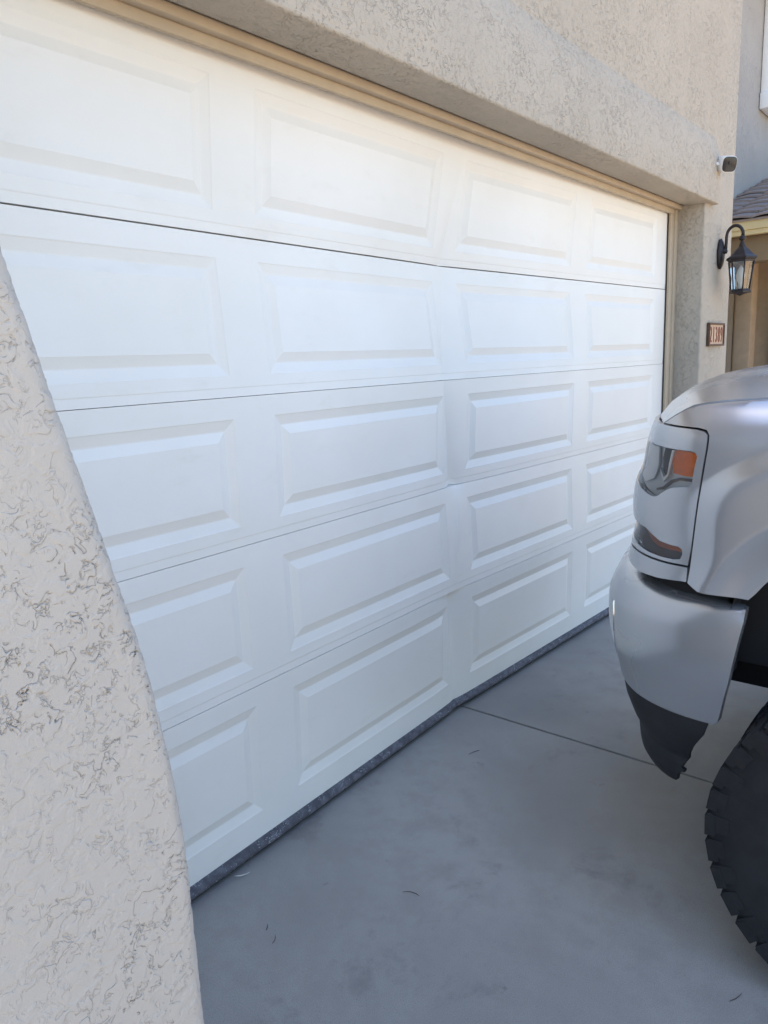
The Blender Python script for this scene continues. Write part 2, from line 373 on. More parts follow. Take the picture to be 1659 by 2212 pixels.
# ------------------------------------------------------------------ garage door
W = 4.88
gd = thing('garage_door', 'white sectional garage door with raised panels, creased inward at its middle', 'garage door', (2.44, 0, 0))
ZS = [2.590, 2.085, 1.591, 1.106, .616, .052]
# per section: crease x (top, bottom), inward push (top, bottom)
CR = [((2.51, 2.43), (.035, .130)), ((2.43, 2.35), (.135, .066)), ((2.345, 2.44), (.064, .088)), ((2.46, 2.385), (.088, .066)), ((2.375, 2.40), (.064, .092))]
DENT = [.014, .018, .038, -.018, .036]
def bend(i, x, z):
    zt, zb = ZS[i], ZS[i + 1]; u = (zt - z) / (zt - zb)
    xc = CR[i][0][0] + (CR[i][0][1] - CR[i][0][0]) * u; a = CR[i][1][0] + (CR[i][1][1] - CR[i][1][0]) * u
    y = a * (x / xc if x < xc else (W - x) / (W - xc))
    u = min(max(u, 0), 1); k = (u, u, .25 + .75 * u ** 1.3, math.sin(math.pi * u ** .6) - .6 * (1 - u) ** 3, 1 - .75 * u)[i]
    if abs(x - xc) < .30: y += DENT[i] * k * math.exp(-abs(x - xc) / .052)
    return y
SX = .088; G1, G2, GD = .034, .068, .0102
def door_pt(i, x, z, d=0): return (x, bend(i, x, z) + d, z)
for i in range(5):
    zt, zb = ZS[i] - .0009, ZS[i + 1] + .0009
    if i == 1: zt -= .0015
    if i == 0: zb += .0015
    zpT, zpB = zt - .068, zb + (.066 if i < 4 else .098)
    cols = []
    for c in range(4):
        a = W / 4 * c + (SX if c else 2 * SX); b = W / 4 * (c + 1) - (SX if c < 3 else 2 * SX); cols.append((a, b))
    V, F = [], []; vi = {}
    def vv(x, z, d=0):
        k = (round(x, 5), round(z, 5), round(d, 5))
        if k not in vi:
            vi[k] = len(V); xa, xb = cols[1][1], cols[2][0]
            if xa < x < xb:                              # grid columns follow the crease
                u = min(max((ZS[i] - z) / (ZS[i] - ZS[i + 1]), 0), 1); xc = CR[i][0][0] + (CR[i][0][1] - CR[i][0][0]) * u; t = (x - xa) / (xb - xa)
                xc = min(max(xc, xa + .012), xb - .012); x = xa + (xc - xa) * 2 * t if t <= .5 else xc + (xb - xc) * (2 * t - 1)
            V.append(door_pt(i, x, z, d))
        return vi[k]
    xs = {0., W}
    for a, b in cols: xs |= {a, b}
    xs |= set(np.linspace(cols[1][1], cols[2][0], 25).tolist())
    xs |= set(np.linspace(0, W, 25).tolist()) - set(x for x in np.linspace(0, W, 25) if cols[1][1] < x < cols[2][0])
    xs = sorted(xs)
    sl = zb + .030                                   # shiplap line near the lower edge of the section
    zl = sorted(set([zt, zb, zpT, zpB] + [zpB + (zpT - zpB) * k / 14 for k in range(1, 14)] + [zt - (zt - zpT) * k / 4 for k in range(1, 4)] + ([sl, sl - .0035] if i < 4 else [])))
    def dep(z): return .0013 if (i < 4 and z <= sl - .003) else 0
    for a, b in zip(xs[:-1], xs[1:]):
        if b - a < 1e-4: continue
        for c, d in zip(zl[:-1], zl[1:]):
            mx, mz = (a + b) / 2, (c + d) / 2
            if zpB < mz < zpT and any(p < mx < q for p, q in cols): continue
            F.append((vv(a, c, dep(c)), vv(b, c, dep(c)), vv(b, d, dep(d)), vv(a, d, dep(d))))
        for z, s in ((zt, 1), (zb, -1)):                # returned edges give the joints their depth
            F.append((vv(a, z, dep(z)), vv(b, z, dep(z)), vv(b, z - .002 * s, .07), vv(a, z - .002 * s, .07))[::s])
    sec = clean(mk('door_section', V, F, 'door', gd))
    for f in sec.data.polygons: f.use_smooth = True
    sec.data.set_sharp_from_angle(angle=R(7))
    for a, b in cols:
        V, F = [], []; nzr = 6
        rings = []
        for g, d in ((0, 0), (.004, .002), (G1, GD), (G1 + .003, GD), (G2 - .003, .0015), (G2 + .001, 0)):
            x0, x1, z0, z1 = a + g, b - g, zpB + g, zpT - g; ring = []
            nx = 8
            for k in range(nx): ring.append((x0 + (x1 - x0) * k / nx, z0))
            for k in range(nzr): ring.append((x1, z0 + (z1 - z0) * k / nzr))
            for k in range(nx): ring.append((x1 - (x1 - x0) * k / nx, z1))
            for k in range(nzr): ring.append((x0, z1 - (z1 - z0) * k / nzr))
            s = len(V); V += [door_pt(i, x, z, d) for x, z in ring]; rings.append(list(range(s, s + len(ring))))
        L = len(rings[0])
        for r0, r1 in zip(rings[:-1], rings[1:]):
            for k in range(L): F.append((r0[k], r0[(k + 1) % L], r1[(k + 1) % L], r1[k]))
        F.append(tuple(rings[-1]))
        p = clean(mk('raised_panel', V, F, 'door', sec)); ORG[p.name] = ORG[gd.name]
        for f in p.data.polygons: f.use_smooth = True
        p.data.set_sharp_from_angle(angle=R(9))
# bottom seal: a lumpy rubber bulb under the lowest section, bent with it
V, F = [], []; NS = 260; prf = [(.02, .052), (-.004, .053), (-.016, .047), (-.023, .037), (-.024, .027), (-.018, .020), (-.004, .015), (-.002, .002), (.03, .001)]
for k in range(NS + 1):
    x = -.02 + (W + .0) * k / NS; y0 = bend(4, min(max(x, 0), W), .06)
    for q, (dy, z) in enumerate(prf):
        j = noise.noise(Vector((x * 9, q * .7, 3))) * .002 + noise.noise(Vector((x * 37, q, 1))) * .001
        V.append((x, y0 + dy + (j if 0 < q < 7 else 0), z + (j * .5 if 1 < q < 6 else 0)))
n = len(prf)
for k in range(NS):
    for q in range(n - 1): F.append((k * n + q, k * n + q + 1, (k + 1) * n + q + 1, (k + 1) * n + q))
mk('bottom_seal', V, F, 'seal', gd, True)

# ------------------------------------------------------------------ wall lantern
LX, LY = 5.32, YW
ln = thing('wall_lantern', 'dark bronze gooseneck wall lantern with clear glass on the stucco pier', 'lantern', (LX, LY, 2.05))
lathe('back_plate', [(.001, 0), (.050, 0), (.053, -.014), (.042, -.026), (.022, -.034), (.001, -.036)], (LX, LY - .001, 2.322), 'bronze', ln, 28, 'y', sy=1.95)
arm = [(LX, LY - .02, 2.335)] + [(LX, LY - .045, 2.345)]
for k in range(15):
    a = math.pi * 1.02 * k / 14; arm.append((LX, LY - .100 + .053 * math.cos(a), 2.432 + .066 * math.sin(a)))
tube('arm', arm, .0105, 'bronze', ln, 10)
lathe('arm_boss', [(.001, -.02), (.018, -.016), (.024, 0), (.016, .016), (.001, .02)], (LX, LY - .035, 2.338), 'bronze', ln, 14)
lc = (LX, LY - .150, 0)
lathe('finial', [(.003, 2.442), (.010, 2.436), (.010, 2.428), (.021, 2.418), (.024, 2.408), (.019, 2.398), (.010, 2.392), (.013, 2.384), (.016, 2.372), (.020, 2.362)], lc, 'bronze', ln, 16)
HX = math.pi / 6
lathe('roof_cap', [(.018, 2.372), (.024, 2.352), (.046, 2.332), (.074, 2.300), (.098, 2.285), (.100, 2.276), (.094, 2.270), (.086, 2.264), (.084, 2.252), (.012, 2.252)], lc, 'bronze', ln, 6, smooth=False, rot=HX)
lathe('base_rim', [(.010, 2.074), (.064, 2.074), (.066, 2.066), (.072, 2.060), (.070, 2.048), (.030, 2.042), (.004, 2.030)], lc, 'bronze', ln, 6, smooth=False, rot=HX)
gr = []
for k in range(6):
    a0, a1 = HX + k * math.pi / 3, HX + (k + 1) * math.pi / 3
    def gp(r, a, z): return (lc[0] + r * math.cos(a), lc[1] + r * math.sin(a), z)
    V = [gp(.058, a0, 2.075), gp(.058, a1, 2.075), gp(.078, a1, 2.253), gp(.078, a0, 2.253)]
    mk('pane', V, [(0, 1, 2, 3)], 'lampglass', ln)
    tube('bar', [gp(.060, a0, 2.072), gp(.081, a0, 2.256)], .0052, 'bronze', ln, 6)
lathe('candle_bulb', [(.004, 2.23), (.022, 2.20), (.028, 2.165), (.022, 2.13), (.014, 2.115), (.014, 2.06)], lc, 'bulb', ln, 14)

# ------------------------------------------------------------------ security camera
sc = thing('security_camera', 'small white security camera with black face above the pier', 'camera', (5.02, YW, 2.87))
lathe('mount_disc', [(.001, 0), (.036, 0), (.038, -.006), (.032, -.013), (.012, -.016), (.001, -.016)], (5.02, YW - .001, 2.872), 'whitepl', sc, 24, 'y')
tube('mount_arm', [(5.02, YW - .014, 2.868), (5.035, YW - .04, 2.856), (5.07, YW - .06, 2.856)], .011, 'whitepl', sc, 10)
def rounded(name, c, ax, w, h, d0, d1, r, mat, parent, taper=1., dome=0):
    """rounded-rectangle body pointing along ax from d0 to d1"""
    ax = Vector(ax).normalized(); sx = ax.cross(Vector((0, 0, 1))).normalized(); up = sx.cross(ax); V, F = [], []; n = 32; c = Vector(c)
    st = [(d0, .55), (d0 + .006, .80), (d0 + .016, .95), (d0 + .03, 1), (d1 - .004, taper), (d1, taper * .96)] if not dome else [(d0, 1.), (d1 - .001, 1.), (d1, .94)]
    for d, s in st:
        for k in range(n):
            a = 2 * math.pi * k / n; e = .55
            u = abs(math.cos(a)) ** e * math.copysign(1, math.cos(a)) * w / 2 * s; v = abs(math.sin(a)) ** e * math.copysign(1, math.sin(a)) * h / 2 * s
            V.append(c + ax * d + sx * u + up * v)
    for i in range(len(st) - 1):
        for k in range(n): F.append((i * n + k, i * n + (k + 1) % n, (i + 1) * n + (k + 1) % n, (i + 1) * n + k))
    F += [tuple(range(n)), tuple(range((len(st) - 1) * n, len(st) * n))]
    o = clean(mk(name, V, F, mat, parent, True)); o.data.set_sharp_from_angle(angle=R(40)); return o
CA = (-.62, -.74, -.24); cc = (5.085, YW - .092, 2.853)
bd = rounded('housing', cc, CA, .108, .100, -.055, .030, .02, 'whitepl', sc)
fc = rounded('face_plate', cc, CA, .099, .091, .0295, .033, .02, 'blackpl', sc, dome=1)
axv = Vector(CA).normalized()
lathe('lens', [(.001, 0), (.012, 0), (.012, -.002), (.001, -.003)], Vector(cc) + axv * .0325 + Vector((0, 0, .010)), 'lampdark', fc, 16, 'y')

# ------------------------------------------------------------------ house number plaque
hp = thing('house_number_plaque', 'house number plaque reading 21389, brown digits in a dark frame', 'sign', (5.292, YW, 1.70))
px0, px1, pz0, pz1 = 5.114, 5.471, 1.697, 1.856
box('tile', (px0 + .012, YW - .014, pz0 + .012), (px1 - .012, YW - .001, pz1 - .012), 'plaquetile', hp)
for a, b in (((px0, pz0), (px1, pz0 + .013)), ((px0, pz1 - .013), (px1, pz1)), ((px0, pz0 + .0132), (px0 + .014, pz1 - .0132)), ((px1 - .014, pz0 + .0132), (px1, pz1 - .0132))):
    box('frame', (a[0], YW - .024, a[1]), (b[0], YW - .0005, b[1]), 'plaqueframe', hp, .003)
cu = bpy.data.curves.new('digits', 'FONT'); cu.size = .13; cu.extrude = .0015; cu.offset = .0002
for k, chh in enumerate('21389'):
    cu.body = chh; cu.align_x = 'CENTER'
    tmp = bpy.data.objects.new('tmp', cu); COL.objects.link(tmp); dg = bpy.context.evaluated_depsgraph_get()
    m = bpy.data.meshes.new_from_object(tmp.evaluated_get(dg)); bpy.data.objects.remove(tmp)
    zs_ = [v.co.y for v in m.vertices]; mn, mxx = min(zs_), max(zs_)
    cx = px0 + .055 + k * .062
    for v in m.vertices: v.co = Vector((cx + v.co.x * .74, YW - .016 - v.co.z, pz0 + .026 + (v.co.y - mn) / (mxx - mn) * .106)) - ORG[hp.name]
    m.materials.clear(); m.materials.append(M['digit']); d = bpy.data.objects.new('digit', m); COL.objects.link(d); d.parent = hp
bpy.data.curves.remove(cu)

# ------------------------------------------------------------------ pickup truck (nose to the door)
XM = 2.61; AX = -1.77; TR = .44
truck = thing('pickup_truck', 'lifted silver pickup truck parked nose first to the garage door', 'truck', (XM, -3.4, 0))
def resample(pts):
    P = [np.array(p, float) for p in pts]; out = [P[0]]
    for i in range(len(P) - 1):
        p0 = P[max(i - 1, 0)]; p1 = P[i]; p2 = P[i + 1]; p3 = P[min(i + 2, len(P) - 1)]
        n = max(4, int(np.linalg.norm(p2 - p1) / .004))
        d01 = max(np.linalg.norm(p1 - p0), 1e-6) ** .5; d12 = np.linalg.norm(p2 - p1) ** .5; d23 = max(np.linalg.norm(p3 - p2), 1e-6) ** .5
        m1 = (p2 - p1) / d12 if i == 0 else ((p1 - p0) / d01 - (p2 - p0) / (d01 + d12) + (p2 - p1) / d12)
        m2 = (p2 - p1) / d12 if i == len(P) - 2 else ((p2 - p1) / d12 - (p3 - p1) / (d12 + d23) + (p3 - p2) / d23)
        m1 = m1 * d12; m2 = m2 * d12
        for k in range(1, n + 1):
            u = k / n; out.append((2*u**3 - 3*u**2 + 1)*p1 + (u**3 - 2*u**2 + u)*m1 + (-2*u**3 + 3*u**2)*p2 + (u**3 - u**2)*m2)
    return out
class Plan:
    def __init__(s, pts):
        q = resample(pts); s.p = q; s.d = [0.]
        for a, b in zip(q[:-1], q[1:]): s.d.append(s.d[-1] + float(np.linalg.norm(b - a)))
        s.L = s.d[-1]
    def at(s, t):
        t = min(max(t, 0), s.L); i = min(max(bisect.bisect_right(s.d, t) - 1, 0), len(s.p) - 2)
        u = (t - s.d[i]) / (s.d[i + 1] - s.d[i]); p = s.p[i] * (1 - u) + s.p[i + 1] * u
        d = s.p[min(i + 4, len(s.p) - 1)] - s.p[max(i - 3, 0)]; d = d / np.linalg.norm(d)
        return p, np.array([-d[1], d[0]])
    def s_of_y(s, y): return s.d[min(range(len(s.p)), key=lambda i: abs(s.p[i][1] - y))]
BODY = Plan([(1.60, -2.45), (1.60, -1.8), (1.60, -1.42), (1.60, -1.30), (1.606, -1.22), (1.63, -1.14), (1.68, -1.07), (1.75, -1.022), (1.85, -.985), (1.97, -.955), (2.2, -.915), (2.61, -.89)])
FRONT = [(1.0, .015), (1.06, .012), (1.09, .006), (1.15, -.004), (1.17, -.010), (1.20, -.002), (1.24, 0), (1.30, -.006), (1.345, -.022), (1.40, -.03), (1.436, -.04), (1.49, -.058), (1.53, -.09)]
SIDE = [(.6, -.03), (.9, -.005), (1.2, 0), (1.43, -.001), (1.465, -.008), (1.50, -.028), (1.53, -.055), (1.56, -.10), (1.62, -.18)]
AC, AA, AB = (-1.80, .72), .47, .50
def arch_e(y, z): return (abs((y - AC[0]) / AA) ** 2.7 + abs(max(z - AC[1], 0) / AB) ** 2.7) ** (1 / 2.7)
def sstep(a, b, x):
    u = min(max((x - a) / (b - a), 0), 1); return u * u * (3 - 2 * u)
S0 = BODY.s_of_y(-1.24); S1 = BODY.s_of_y(-1.02)
def body(s, z, off=0.):
    p, n = BODY.at(s); wq = sstep(S0, S1, s); off += wq * smooth_tab(z, FRONT) + (1 - wq) * smooth_tab(z, SIDE)
    e = arch_e(p[1], z) if s < S1 else 9
    if e < 2:
        eb = 1.24 + .22 * sstep(1.08, 1.36, z); off += .034 * (1 - sstep(eb - .04, eb + .10, e))
        if e < 1.22: off -= .045 * (1 - sstep(1.0, 1.22, e))
    return Vector((p[0] + n[0] * off, p[1] + n[1] * off, z))
BUMP = Plan([(1.60, -1.375), (1.602, -1.30), (1.615, -1.19), (1.655, -1.08), (1.73, -.985), (1.85, -.912), (1.97, -.872), (2.2, -.815), (2.61, -.785)])
BPROF = [(.64, -.055), (.655, -.040), (.69, -.032), (.72, -.024), (.775, -.008), (.85, .002), (.93, .001), (.975, -.004), (1.0, -.012), (1.012, -.03), (1.02, -.09)]
def bumper(s, z, off=0.):
    p, n = BUMP.at(s); off += smooth_tab(z, BPROF); f = sstep(.05, .22, s)
    if z > .925: off -= f * .30 * (z - .925) * sstep(.925, .96, z)
    return Vector((p[0] + n[0] * off, p[1] + n[1] * off, z))
def inpoly(p, poly):
    x, y = p; r = False; j = len(poly) - 1
    for i in range(len(poly)):
        a, b = poly[i], poly[j]
        if (a[1] > y) != (b[1] > y) and x < (b[0] - a[0]) * (y - a[1]) / (b[1] - a[1]) + a[0]: r = not r
        j = i
    return r
def dens(poly, st):
    out = []
    for a, b in zip(poly, poly[1:] + poly[:1]):
        n = max(1, int(math.hypot(b[0] - a[0], b[1] - a[1]) / st)); out += [(a[0] + (b[0] - a[0]) * k / n, a[1] + (b[1] - a[1]) * k / n) for k in range(n)]
    return out
def rnd(poly, it=2):
    for _ in range(it):
        q = []
        for a, b in zip(poly, poly[1:] + poly[:1]):
            q += [(a[0] * .75 + b[0] * .25, a[1] * .75 + b[1] * .25), (a[0] * .25 + b[0] * .75, a[1] * .25 + b[1] * .75)]
        poly = q
    return poly
def mirror(V): return [(2 * XM - v[0], v[1], v[2]) for v in V]
def patch(name, fn, poly, mat, parent, holes=(), st=.016, rim=.014, off=0., both=True, lip=.003):
    """panel cut from a curved body surface, edges rolled inward"""
    loops = [dens(poly, st)] + [dens(h, st * .7) for h in holes]; P, E = [], []
    for lp in loops:
        n0 = len(P); P += lp; E += [(n0 + k, n0 + (k + 1) % len(lp)) for k in range(len(lp))]
    x0, x1 = min(p[0] for p in poly), max(p[0] for p in poly); z0, z1 = min(p[1] for p in poly), max(p[1] for p in poly)
    B = np.array(P); x = x0 + st * .5
    while x < x1:
        z = z0 + st * .5
        while z < z1:
            if inpoly((x, z), loops[0]) and not any(inpoly((x, z), h) for h in loops[1:]) and np.min((B[:, 0] - x) ** 2 + (B[:, 1] - z) ** 2) > (st * .5) ** 2: P.append((x, z))
            z += st
        x += st
    r = delaunay_2d_cdt([Vector(p) for p in P], E, [], 0, 1e-6); Q = [tuple(v) for v in r[0]]
    T = []
    for f in r[2]:
        c = (sum(Q[i][0] for i in f) / 3, sum(Q[i][1] for i in f) / 3)
        if inpoly(c, loops[0]) and not any(inpoly(c, h) for h in loops[1:]): T.append(tuple(f))
    V = [fn(a, b, off) for a, b in Q]
    cnt = {}
    for f in T:
        for a, b in ((f[0], f[1]), (f[1], f[2]), (f[2], f[0])): cnt[tuple(sorted((a, b)))] = cnt.get(tuple(sorted((a, b))), []) + [(a, b)]
    F = list(T); rv = {}
    def inn(i, d):
        if (i, d) not in rv: rv[(i, d)] = len(V); V.append(fn(Q[i][0], Q[i][1], off - d))
        return rv[(i, d)]
    if rim:
        for k, e in cnt.items():
            if len(e) == 1: a, b = e[0]; F.append((b, a, inn(a, rim), inn(b, rim)))
    res = []
    for mir in ((0, 1) if both else (0,)):
        vv_ = [(v[0], v[1], v[2]) for v in V]
        if mir: vv_ = mirror(vv_)
        o = mk(name, vv_, F, mat, parent[mir] if isinstance(parent, (list, tuple)) else parent, True); bm = bmesh.new(); bm.from_mesh(o.data); bmesh.ops.recalc_face_normals(bm, faces=bm.faces)
        s = sum((f.normal.dot(f.calc_center_median() - Vector((0, 1.0, .3 + 0)) ) for f in bm.faces)) if 0 else 0
        bm.to_mesh(o.data); bm.free(); o.data.set_sharp_from_angle(angle=R(38)); res.append(o)
    return res

FT = [(1.455, 1.484), (1.35, 1.483), (1.30, 1.481), (1.258, 1.479), (1.215, 1.477), (1.193, 1.472), (1.184, 1.462), (1.183, 1.45), (1.184, 1.427), (1.193, 1.352), (1.201, 1.26), (1.212, 1.156), (1.220, 1.064)]
HS = [(1.356, 1.484), (1.313, 1.506), (1.282, 1.522), (1.258, 1.533), (1.22, 1.539), (1.177, 1.544), (1.122, 1.548), (1.066, 1.551)]
arc = []
for k in range(0, 41):
    a = math.pi * (1 - k / 40); c, s_ = math.cos(a), math.sin(a)
    arc.append((AC[0] - abs(c) ** (2 / 2.7) * math.copysign(1, c) * AA, AC[1] + abs(s_) ** (2 / 2.7) * AB))
arc = [(y + 2.45, z) for y, z in arc if not (y > AC[0] and z < 1.04) and not (y < AC[0] and z < .86)]
g = .0035
fend = [(a - g * .7, b + (g * .7 if b > 1.47 else 0)) for a, b in FT[1:]] + [(1.183, 1.052), (1.14, 1.047), (1.068, 1.038)] + arc + [(.155, .86), (.08, .86), (.08, 1.553)] + [(a, b - .003) for a, b in HS[::-1]]
patch('fender', body, fend, 'silver', truck, st=.013)
# headlight surround with openings for the two lamps
HLo = [(1.62, 1.424), (1.40, 1.427), (1.332, 1.424), (1.276, 1.421), (1.227, 1.419), (1.213, 1.415), (1.208, 1.405), (1.213, 1.381), (1.219, 1.335), (1.228, 1.323), (1.251, 1.321), (1.276, 1.317), (1.295, 1.308), (1.325, 1.288), (1.338, 1.284), (1.356, 1.285), (1.393, 1.292), (1.443, 1.302), (1.62, 1.318)]
LLo = [(1.60, 1.186), (1.46, 1.193), (1.418, 1.193), (1.375, 1.188), (1.35, 1.176), (1.313, 1.163), (1.276, 1.159), (1.251, 1.158), (1.240, 1.152), (1.238, 1.138), (1.244, 1.124), (1.264, 1.120), (1.307, 1.120), (1.356, 1.123), (1.406, 1.129), (1.449, 1.133), (1.60, 1.136)]
fas = [(1.80, 1.484)] + [(a + g * .7, b - (g * .7 if b > 1.47 else 0)) for a, b in FT[:-1]] + [(1.2215, 1.110), (1.282, 1.110), (1.344, 1.112), (1.418, 1.116), (1.80, 1.116)]
bz = patch('headlight_bezel', body, fas, 'silver', truck, holes=[HLo, LLo], st=.012)
patch('filler_strip', body, [(1.2225, 1.104), (1.282, 1.104), (1.344, 1.106), (1.418, 1.110), (1.80, 1.110), (1.80, 1.068), (1.461, 1.068), (1.412, 1.061), (1.369, 1.058), (1.313, 1.058), (1.264, 1.061), (1.2225, 1.065)], 'silver', truck, st=.014)
def inset(poly, k):
    cx = sum(p[0] for p in poly) / len(poly); cy = sum(p[1] for p in poly) / len(poly)
    out = []
    for p in poly:
        d = math.hypot(p[0] - cx, p[1] - cy); out.append((p[0] + (cx - p[0]) / d * k, p[1] + (cy - p[1]) / d * k))
    return out
hl = patch('headlight', body, inset(HLo, -.002), 'reflector', truck, st=.014, rim=0, off=-.020)
patch('lens', body, inset(HLo, .0015), 'lens', hl, st=.014, rim=.006, off=-.0035)
patch('amber_reflector', body, [(1.276, 1.417), (1.233, 1.415), (1.214, 1.411), (1.214, 1.395), (1.221, 1.350), (1.245, 1.350), (1.284, 1.354), (1.288, 1.385)], 'amber', hl, st=.01, rim=.010, off=-.012)
patch('dark_insert', body, [(1.328, 1.418), (1.290, 1.417), (1.298, 1.380), (1.303, 1.352), (1.314, 1.341), (1.328, 1.355), (1.335, 1.391)], 'lampdark', hl, st=.01, rim=.008, off=-.013)
patch('bright_rib', body, [(1.289, 1.4165), (1.280, 1.4165), (1.291, 1.372), (1.298, 1.345), (1.314, 1.329), (1.331, 1.348), (1.336, 1.362), (1.330, 1.357), (1.314, 1.3395), (1.302, 1.351), (1.297, 1.380)], 'brightpl', hl, st=.008, rim=.010, off=-.006)
patch('lower_rib', body, [(1.225, 1.343), (1.262, 1.344), (1.290, 1.335), (1.318, 1.314), (1.345, 1.306), (1.345, 1.300), (1.316, 1.306), (1.286, 1.327), (1.262, 1.337), (1.225, 1.336)], 'smoke', hl, st=.008, rim=.008, off=-.011)
patch('front_reflector', body, [(1.60, 1.415), (1.36, 1.418), (1.352, 1.37), (1.37, 1.33), (1.42, 1.315), (1.60, 1.33)], 'brightpl', hl, st=.014, rim=.004, off=-.011)  # white patch paints the door's reflection in the lens
ll = patch('marker_lamp', body, inset(LLo, -.002), 'smoke', truck, st=.014, rim=0, off=-.016)
patch('lens', body, inset(LLo, .0015), 'lens', ll, st=.014, rim=.006, off=-.003)
patch('amber_strip', body, [(1.41, 1.190), (1.375, 1.184), (1.348, 1.172), (1.310, 1.159), (1.276, 1.155), (1.246, 1.153), (1.243, 1.142), (1.282, 1.143), (1.325, 1.144), (1.355, 1.155), (1.385, 1.172)], 'amberdark', ll, st=.01, rim=.006, off=-.009)
# bumper
bpoly = [(.0, 1.008), (.0, .98), (.03, .80), (.062, .665), (.075, .652), (.2, .650), (.36, .655), (.6, .68), (BUMP.L - .55, .69), (BUMP.L - .55, 1.013), (.3, 1.013), (.1, 1.012), (.012, 1.0115)]
bp = patch('front_bumper', bumper, bpoly, 'silver', truck, st=.020, rim=.03)
patch('bumper_slot', bumper, [(.470, .915), (.455, .925), (.447, .88), (.452, .80), (.462, .75), (.468, .80), (.465, .88)], 'chrome', bp, st=.01, rim=.006, off=.002)
cb = [(BUMP.L - .545, .69), (BUMP.L, .69), (BUMP.L, 1.013), (BUMP.L - .545, 1.013)]
patch('bumper_centre', bumper, cb, 'chrome', truck, st=.04, rim=.03)
# black air dam under the bumper
DAM = [(.36, -.150), (.385, -.128), (.42, -.108), (.470, -.103), (.482, -.116), (.50, -.100), (.54, -.078), (.60, -.055), (.66, -.045), (.72, -.04)]
def dam(s, z, off=0.):
    p, n = BUMP.at(s); off += tab(z, DAM); return Vector((p[0] + n[0] * off, p[1] + n[1] * off, z))
patch('air_dam', dam, [(.085, .70), (.090, .655), (.108, .60), (.150, .540), (.192, .470), (.205, .450), (.192, .446), (.196, .436), (.212, .434), (.236, .395), (.252, .382), (.30, .376), (.5, .375), (BUMP.L, .40), (BUMP.L, .70)], 'blackplastic', truck, st=.012, rim=.012)
# dark shell behind panel gaps, grille
def shell_in(s, z, off=0.):
    p, n = BODY.at(s); off += min(smooth_tab(z, SIDE), -.0) - .02 - .02 * sstep(S0, S1, s) + (smooth_tab(z, FRONT) * sstep(S0, S1, s)); return Vector((p[0] + n[0] * off, p[1] + n[1] * off, z))
patch('inner_shell', shell_in, [(.75, 1.50), (1.25, 1.505), (1.36, 1.47), (2.2, 1.46), (BODY.L, 1.46), (BODY.L, 1.0), (1.20, 1.0), (1.13, 1.01), (1.12, 1.12), (1.09, 1.27), (.75, 1.32)], 'under', truck, st=.05, rim=0, off=-.045)
gt = patch('grille', body, [(1.81, 1.46), (BODY.L, 1.46), (BODY.L, 1.07), (1.81, 1.07)], 'under', truck, st=.05, rim=.02, off=-.02)
for zc in (1.12, 1.19, 1.26, 1.33, 1.40):
    patch('grille_bar', body, [(1.82, zc + .02), (BODY.L, zc + .02), (BODY.L, zc - .02), (1.82, zc - .02)], 'chrome', gt, st=.04, rim=.03, off=.004)
# hood
seam = [(1.62, 1.484), (1.455, 1.4845)] + [(a, b + .002) for a, b in HS] + [(.8, 1.557), (.5, 1.562), (.2, 1.567)]
V, F = [], []; NB = 32; rows = 0
tip = body(1.356, 1.486)
def hoodrow(sp, bow, crown, dz=0):
    global rows
    for k in range(NB + 1):
        t = -1 + 2 * k / NB; q = 1 - abs(t) ** 2.2; bu = .014 * sstep(.52, .60, 1 - abs(t)) * sstep(.01, .06, crown)
        V.append((XM + (XM - sp[0]) * t, sp[1] + bow * q, sp[2] + crown * q + bu + dz))
    rows += 1
hp_ = [body(a, b + .002) for a, b in HS] + [body(a, b) for a, b in ((.95, 1.556), (.8, 1.559), (.6, 1.562), (.4, 1.564), (.2, 1.566))]
hoodrow(hp_[0] - Vector((0, .012, .03)), .175, -.006); hoodrow(hp_[0] - Vector((0, 0, .012)), .180, -.002)
bows = [.190, .205, .205, .20, .195, .19, .185, .18, .17, .16, .13, .10, .06]; crs = [.004, .014, .020, .026, .034, .042, .048, .052, .062, .072, .085, .10, .11]
for sp, b_, c_ in zip(hp_, bows, crs): hoodrow(sp, b_, c_)
for i in range(rows - 1):
    for k in range(NB): n = NB + 1; F.append((i * n + k, i * n + k + 1, (i + 1) * n + k + 1, (i + 1) * n + k))
n = NB + 1; V0 = len(V)
for i in range(2, rows):                                  # hood side edges rolled down into the seam
    for k in (0, NB): v = V[i * n + k]; V.append((v[0] + (.006 if k == 0 else -.006), v[1], v[2] - .018))
for i in range(2, rows - 1):
    for j, k in ((0, 0), (1, NB)):
        a, b = i * n + k, (i + 1) * n + k; c, d = V0 + (i - 2) * 2 + j, V0 + (i - 1) * 2 + j; F.append((a, b, d, c))
hd = mk('hood', V, F, 'silver', truck, True); clean(hd); [setattr(f, 'use_smooth', True) for f in hd.data.polygons]; hd.data.set_sharp_from_angle(angle=R(50))
patch('weather_strip', body, [(1.345, 1.472), (1.6, 1.465), (1.6, 1.488), (1.37, 1.488)], 'blackplastic', truck, st=.02, rim=0, off=-.012)
